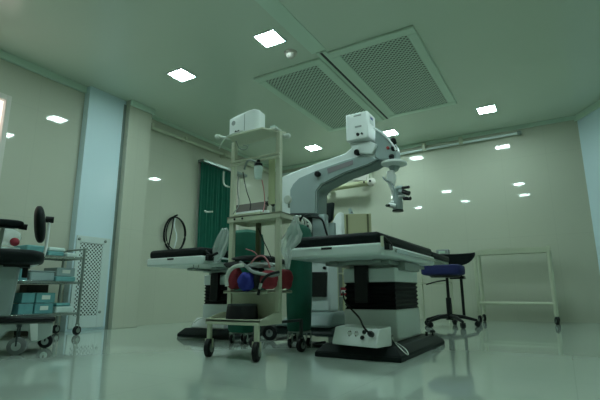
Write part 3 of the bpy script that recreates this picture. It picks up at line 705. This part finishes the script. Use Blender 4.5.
# little items seen under the table on a low stand
t = thing('low_trolley','low cream trolley with two shelves seen under the central table','trolley',(-1.93,4.35,0))
for x in (-2.06,-1.80):
    for y in (4.25,4.44): B(x-.01,x+.01,y-.01,y+.01,.0,.70).build('trolley_post','cream_steel',t,bevel=.002)
for z in (.14,.36,.60): B(-2.06,-1.80,4.25,4.44,z,z+.012).build('trolley_shelf','cream_steel',t,bevel=.002)
t=thing('red_box','dark red carton on the low cream trolley shelf','box',(-1.97,4.3,.373)); B(-2.03,-1.95,4.255,4.36,.373,.46).build('carton','red_fabric',t,bevel=.004); B(-2.02,-1.96,4.253,4.255,.40,.43).build('carton_label','paper',t)
t=thing('white_pot','small white lidded pot on the low cream trolley shelf','pot',(-1.87,4.3,.373)); MB().lathe([(0,.03),(.05,.032)],(-1.87,4.29,.373),(0,0,1),18).build('pot_body','paper',t,smooth=True); MB().lathe([(0,.033),(.012,.033)],(-1.87,4.29,.4235),(0,0,1),18).build('pot_lid','pale_plastic',t,smooth=True)
t=thing('dark_bottle','dark bottle on the bottom shelf of the low cream trolley','bottle',(-1.92,4.3,.153)); MB().lathe([(0,.03),(.09,.032),(.12,.014),(.15,.013)],(-1.92,4.29,.153),(0,0,1),18).build('bottle_body','screen_black',t,smooth=True); MB().lathe([(0,.016),(.02,.015)],(-1.92,4.29,.3035),(0,0,1),14).build('bottle_cap','red_plastic',t,smooth=True)

# wall mounted lamp arm on back wall
t = thing('wall_arm_lamp','pale horizontal arm with a round end mounted on the back wall','wall lamp',(-3.0,6.9,2.25))
a=HY(318,190,6.90); b_=HY(369,183,6.90)
MB().tube([a,b_],[.055,.05],n=14).build('arm_tube','cabinet_cream',t,smooth=True)
c=HY(371.5,182,6.88); MB().blob(c,.075,.07,.075,n=12).build('round_end','window_white',t,smooth=True)
MB().lathe([(0,.022),(.012,.018)],HY(370,181,6.81),(0,-1,0),14).build('end_screw','black_plastic',t,smooth=True)
MB().lathe([(0,.016),(.012,.014)],HY(364,182,6.84),(0,-1,0),14).build('end_screw','black_plastic',t,smooth=True)
m=MB(); m.prism(F([(350,180),(367,172),(367,181)],6.86),(0,.1,0)); m.build('lamp_shade','window_white',t,bevel=.01)
m=MB(); p=HY(368,176,7.08); m.box(p.x-.07,p.x+.07,7.0,YB-.001,p.z-.15,p.z+.10); m.build('wall_bracket','cream_steel',t,bevel=.006)
m=MB(); p=HY(330,189,7.0); m.box(p.x-.05,p.x+.05,6.92,YB-.001,p.z-.05,p.z+.05); m.build('wall_bracket','cream_steel',t,bevel=.006)

# --------------------------------------------------- cart by back wall
t = thing('long_cart','long empty cream steel cart on castors against the back wall','cart',(-.57,6.68,0))
X0,X1,Y0,Y1,ZT=-1.02,-.115,6.50,6.88,.975
m=MB(); m.tube([(X0,Y0,ZT-.03),(X1+.03,Y0,ZT-.03)],.020,n=10).tube([(X0,Y1,ZT-.03),(X1+.03,Y1,ZT-.03)],.018,n=10).tube([(X0,Y0,ZT-.03),(X0,Y1,ZT-.03)],.018,n=10).tube([(X1,Y0,ZT-.03),(X1,Y1,ZT-.03)],.018,n=10)
m.box(X0-.01,X1+.02,Y0-.022,Y0-.012,ZT-.065,ZT+.005); m.build('top_rail','cream_steel',t,smooth=True)
B(X0,X1,Y0,Y1,ZT-.045,ZT-.033).build('cart_top','cream_steel',t)
for x in (X0,X1):
    for y in (Y0,Y1):
        MB().tube([(x,y,.10),(x,y,ZT-.03)],.025,n=12).build('cart_leg','cream_steel',t,smooth=True)
        castor('castor',x,y,.045,.10,t,w=.028,yaw=.5,fork='dark_shell')
m=MB(); m.tube([(X0,Y0,.26),(X1,Y0,.26)],.020,n=8).tube([(X0,Y1,.26),(X1,Y1,.26)],.015,n=8); m.build('lower_rail','cream_steel',t,smooth=True)
B(X1-.02,X1+.02,Y0-.02,Y0+.02,ZT-.02,ZT+.02).build('corner_cap','cream_steel',t,bevel=.004)

# small stand behind the stool
t = thing('instrument_stand','slim pale instrument stand behind the blue stool','stand',(-1.55,6.45,0))
for x in (-1.80,-1.38):
    for y in (6.30,6.60): MB().tube([(x,y,0),(x,y,.93)],.010,n=8).build('stand_leg','cream_steel',t,smooth=True)
for z in (.53,.90): B(-1.81,-1.37,6.29,6.61,z,z+.015).build('stand_shelf','cream_steel',t,bevel=.003)
t = thing('grey_case','grey-green oblong case on top of the slim stand','case',(-1.42,6.36,.915))
B(-1.50,-1.33,6.31,6.43,.916,1.0).build('case_body','grey_fabric',t,bevel=.012); B(-1.46,-1.37,6.302,6.31,.94,.975).build('case_label','cornice',t)

# ----------------------------------------------------------- blue stool
sx,sy=-1.20,5.60
t = thing('surgeon_stool','blue upholstered stool with a black bowl backrest on a five-star base','stool',(sx,sy,0))
MB().blob((sx-.06,sy,.672),.240,.21,.066,sq=.35,n=14).build('seat','blue_fabric',t,smooth=True)
MB().lathe([(0,.17),(.02,.19)],(sx-.04,sy,.583),(0,0,1),24).build('seat_plate','black_plastic',t,smooth=True)
m=MB(); rows=[]
for i in range(13):
    u=i/12; a=(u-.5)
    x=sx+.11+.215*math.sin(a*2.6)/math.sin(1.3); y=sy-.02+.14*(math.cos(a*2.6)-1)+.12
    hb_=.125*math.cos(a*2.2)**.8 if abs(a)<.5 else .02
    hb_=max(.03,.15*(math.cos(a*PI*.88)))
    rows.append([m.b.verts.new((x,y+dy,z)) for dy,z in ((0,.875),(0,.875-hb_),(.05,.875-hb_*.85),(.05,.88))])
for a_,b_ in zip(rows,rows[1:]):
    for k in range(4): m.b.faces.new((a_[k],a_[(k+1)%4],b_[(k+1)%4],b_[k]))
m.b.faces.new(rows[0][::-1]); m.b.faces.new(rows[-1]); m.build('backrest','black_leather',t,bevel=.010)
m=MB(); m.tube([(sx+.11,sy+.12,.76),(sx+.12,sy+.14,.62),(sx+.12,sy+.14,.12)],.018,n=10).box(sx+.0,sx+.17,sy+.05,sy+.16,.565,.60); m.build('back_support','black_plastic',t,smooth=True)
m=MB(); m.cyl((sx-.02,sy,.10),(sx-.02,sy,.34),.032).cyl((sx-.02,sy,.34),(sx-.02,sy,.60),.018); m.build('gas_column','black_plastic',t,smooth=True)
MB().tube([(sx-.03,sy,.55),(sx-.14,sy-.04,.535),(sx-.26,sy-.08,.50)],.008,smooth=1).build('height_lever','black_plastic',t,smooth=True)
for k in range(5):
    a=2*PI*k/5+.35; d=Vector((math.cos(a),math.sin(a),0))
    MB().tube([Vector((sx-.02,sy,.125)),Vector((sx-.02,sy,.115))+d*.15,Vector((sx-.02,sy,.075))+d*.31],[.028,.016],n=10).build('base_leg','black_plastic',t,smooth=True)
    p=Vector((sx-.02,sy,0))+d*.31; castor('castor',p.x,p.y,.032,.075,t,w=.045,yaw=a+PI/2,fork='black_plastic',hub='black_plastic')
MB().cyl((sx-.02,sy,.08),(sx-.02,sy,.15),.045).build('base_hub','black_plastic',t,smooth=True)

# -------------------------------------------------------- steel rack left
t = thing('supply_rack','steel three-tier supply rack on castors along the left wall','rack',(-4.44,2.25,0))
RX0,RX1,RY0,RY1=-4.62,-4.26,1.72,2.77
for x in (RX0,RX1):
    for y in (RY0,RY1):
        MB().tube([(x,y,.12),(x,y,.86)],.014,n=10).build('rack_post','dull_steel',t,smooth=True)
        castor('castor',x,y,.045,.12,t,w=.03,yaw=.2,fork='dull_steel')
for z in (.212,.518,.765):
    m=MB(); m.box(RX0,RX1,RY0,RY1,z,z+.008)
    for a_ in ((RX1-.004,RX1+.006,RY0,RY1),(RX0-.006,RX0+.004,RY0,RY1),(RX0,RX1,RY0-.006,RY0+.004),(RX0,RX1,RY1-.004,RY1+.006)): m.box(*a_,z-.014,z+.008)
    m.build('rack_shelf','chrome',t,bevel=.002)
MB().tube([(RX1,RY1-.01,.84),(RX1,RY1+.03,.865),(RX0,RY1+.03,.865),(RX0,RY1-.01,.84)],.010,n=8).build('rack_handle','dull_steel',t,smooth=True)
G='sterile packs on the steel rack'
def pack(y0,y1,x0,x1,z0,h,mt,lb,name='sterile_pack',cat='package',label=None,bev=.012,lid=None):
    t=thing(name,lb,cat,((x0+x1)/2,(y0+y1)/2,z0),G)
    B(x0,x1,y0,y1,z0+.001,z0+h).build('pack_body',mt,t,bevel=bev)
    if label:
        yl=(y0+y1)/2; w=(y1-y0)*.22; B(x1,x1+.003,yl-w,yl+w,z0+h*.35,z0+h*.75).build('paper_label','paper',t)
    if lid: B(x0-.004,x1+.004,y0-.004,y1+.004,z0+h+.001,z0+h+.012).build('pack_lid',lid,t,bevel=.004)
s1,s2,s3=.7735,.5265,.2205
pack(2.42,2.58,-4.56,-4.30,s1,.045,'teal_wrap','flat teal wrapped pack on the top rack shelf')
pack(2.43,2.60,-4.54,-4.32,s1+.047,.04,'white_wrap','white folded pack lying on the flat teal pack of the top shelf')
pack(2.61,2.73,-4.54,-4.30,s1,.04,'white_wrap','white soft pack at the handle end of the top rack shelf')
pack(2.22,2.40,-4.57,-4.32,s1,.09,'teal_wrap','taller teal pack behind the pale chair bar on the top shelf')
pack(2.02,2.20,-4.60,-4.38,s1,.06,'white_wrap','pale pack under the red ball on the top rack shelf')
pack(1.80,1.99,-4.60,-4.36,s1,.11,'teal_wrap','teal pack at the left edge of the picture on the top shelf')
pack(2.27,2.50,-4.58,-4.29,s2,.085,'tub_plastic','clear tub of teal swabs on the middle rack shelf','storage_tub','tub',lid='tub_plastic')
pack(2.52,2.73,-4.56,-4.30,s2,.05,'teal_wrap','low teal pack on the middle shelf under the pale carton')
pack(2.53,2.72,-4.55,-4.31,s2+.052,.085,'tub_plastic','pale carton with a teal side on the middle rack shelf','carton','box',label=True,bev=.006)
pack(2.0,2.25,-4.58,-4.30,s2,.12,'dark_teal','dark teal carton behind the chair on the middle shelf','carton','box',bev=.005)
for y0,y1,z,lb in ((2.20,2.33,s3,'dark teal carton at the left of the lower row on the bottom shelf'),(2.345,2.52,s3,'dark teal carton with a white label in the lower row on the bottom shelf'),(2.22,2.335,s3+.10,'dark teal carton at the left of the upper row on the bottom shelf'),(2.35,2.53,s3+.10,'dark teal carton with a white label in the upper row on the bottom shelf')):
    pack(y0,y1,-4.55,-4.29,z,.095,'dark_teal',lb,'carton','box',label=('white label' in lb),bev=.004)
pack(2.55,2.73,-4.55,-4.29,s3,.06,'white_wrap','pale soft pack at the right end of the bottom rack shelf')
pack(2.56,2.71,-4.54,-4.31,s3+.062,.035,'teal_wrap','thin teal pack lying on the pale soft pack of the bottom shelf')
pack(1.85,2.15,-4.58,-4.30,s3,.16,'dark_teal','dark teal carton behind the chair pedestal on the bottom shelf','carton','box',bev=.004)
# brown box stands on floor behind rack
t=thing('brown_carton','dark brown carton standing on the floor behind the supply rack','box',(-4.70,2.6,0)); B(-4.785,-4.65,2.44,2.66,0.001,.50).build('carton_body','brown_box',t,bevel=.004)
B(-4.65,-4.648,2.50,2.60,.36,.42).build('carton_label','ink_grey',t)
# plastic bag with a red ball inside
t=thing('clear_supply_bag','clear plastic supply bag on the rack behind the black armrest','plastic bag',(-4.42,2.10,s1+.062)); MB().blob((-4.47,2.10,s1+.162),.07,.12,.085,amp=.06,sq=.8).build('bag_skin','clear_plastic',t,smooth=True)
MB().lathe([(0,.02),(.02,.03)],(-4.47,2.10,s1+.235),(0,0,1),14).build('bag_knot','white_wrap',t,smooth=True)
MB().blob((-4.345,2.12,s1+.105),.035,.042,.040,n=12).build('red_ball','red_fabric',tag=('small dull red ball in front of the clear bag on the rack','ball'),smooth=True,base=(-4.345,2.12,s1+.065))

# -------------------------------------------------- surgeon chair left
CX,CY = -3.30,1.781      # the chair faces along the left wall, turned 61.6 degrees
t = thing('surgeon_chair','black padded surgeon chair on a grey wheeled base at the left edge','chair',(CX,CY,0),rz=math.radians(61.64))
def U(u,v,z): return Vector((CX+u,CY+v,z))
def UB(u0,u1,v0,v1,z0,z1): return B(CX+u0,CX+u1,CY+v0,CY+v1,z0,z1)
MB().blob(U(-.22,.0,.655),.265,.24,.052,sq=.45,n=16).build('seat','black_leather',t,smooth=True)
UB(-.20,-.04,-.08,.12,.585,.612).build('seat_bracket','black_plastic',t,bevel=.006)
m=MB(); m.frus((CX-.36,CX-.125,CY-.10,CY+.16),(CX-.34,CX-.10,CY-.08,CY+.14),.245,.60); m.build('pedestal','grey_shell',t,bevel=.02)
UB(-.085,-.050,-.02,.04,.515,.60).build('adjuster','black_plastic',t,bevel=.006)
UB(-.40,.155,-.12,.26,.208,.242).build('base_bumper','black_plastic',t,bevel=.012)
m=MB(); y_=CY-.10
m.prism([(CX-.40,y_,.10),(CX-.40,y_,.208),(CX+.145,y_,.208),(CX+.145,y_,.12),(CX+.10,y_,.09),(CX+.03,y_,.070),(CX+.0,y_,.10),(CX-.0,y_,.15),(CX-.12,y_,.155),(CX-.16,y_,.10)],(0,.34,0)); m.build('base_housing','housing_grey',t,bevel=.012)
m=MB(); m.prism([(CX-.0,y_-.012,.20),(CX+.05,y_-.012,.20),(CX+.06,y_-.012,.085),(CX+.02,y_-.012,.085)],(0,.011,0)); m.build('wheel_lever','pale_plastic',t,bevel=.003)
for u,v,r_ in ((-.058,-.135,.058),(.118,.22,.050),(-.33,-.13,.058),(-.30,.28,.05)):
    castor('castor',CX+u,CY+v,r_,.20 if r_>.055 else .12,t,w=.036,yaw=PI/2-.25,hub='housing_grey',fork='dark_shell',wm='ink_grey' if r_>.055 else 'black_rubber')
MB().blob(U(-.255,0,.897),.145,.055,.030,sq=.5,n=14).build('armrest','black_leather',t,smooth=True)
MB().cyl(U(-.14,0,.885),U(-.088,0,.880),.022).build('armrest_knob','black_plastic',t,smooth=True)
MB().tube([U(-.235,0,.89),U(-.245,0,.69)],.013,n=10).build('armrest_post','dull_steel',t,smooth=True)
m=MB().blob((0,0,0),.038,.17,.135,sq=.75,n=16)
rot=Matrix.Translation(U(-.012,0,.907)) @ Matrix.Rotation(math.radians(-8),4,'Y')
for v in m.b.verts: v.co = rot @ v.co
m.build('backrest','black_leather',t,smooth=True)
MB().cyl(U(.02,-.03,.945),U(.075,-.03,.945),.024).build('backrest_hub','black_plastic',t,smooth=True)
MB().tube([U(.035,-.03,.955),U(.048,-.03,.93),U(.047,-.03,.80),U(.045,-.03,.71),U(.03,-.03,.65),U(-.0,-.03,.607),U(-.05,-.03,.597),U(-.11,-.03,.597)],.010,smooth=2,n=10).build('back_bar','pale_plastic',t,smooth=True)

# --------------------------------------------------------------- world
w = bpy.data.worlds.new('world'); S.world = w; w.use_nodes = True
w.node_tree.nodes['Background'].inputs[0].default_value = (.35,.5,.42,1); w.node_tree.nodes['Background'].inputs[1].default_value = .2
S.view_settings.view_transform = 'Standard'; S.view_settings.look = 'None'; S.view_settings.gamma = 1
S.view_settings.use_curve_mapping = False
S.view_settings.exposure = 0.33
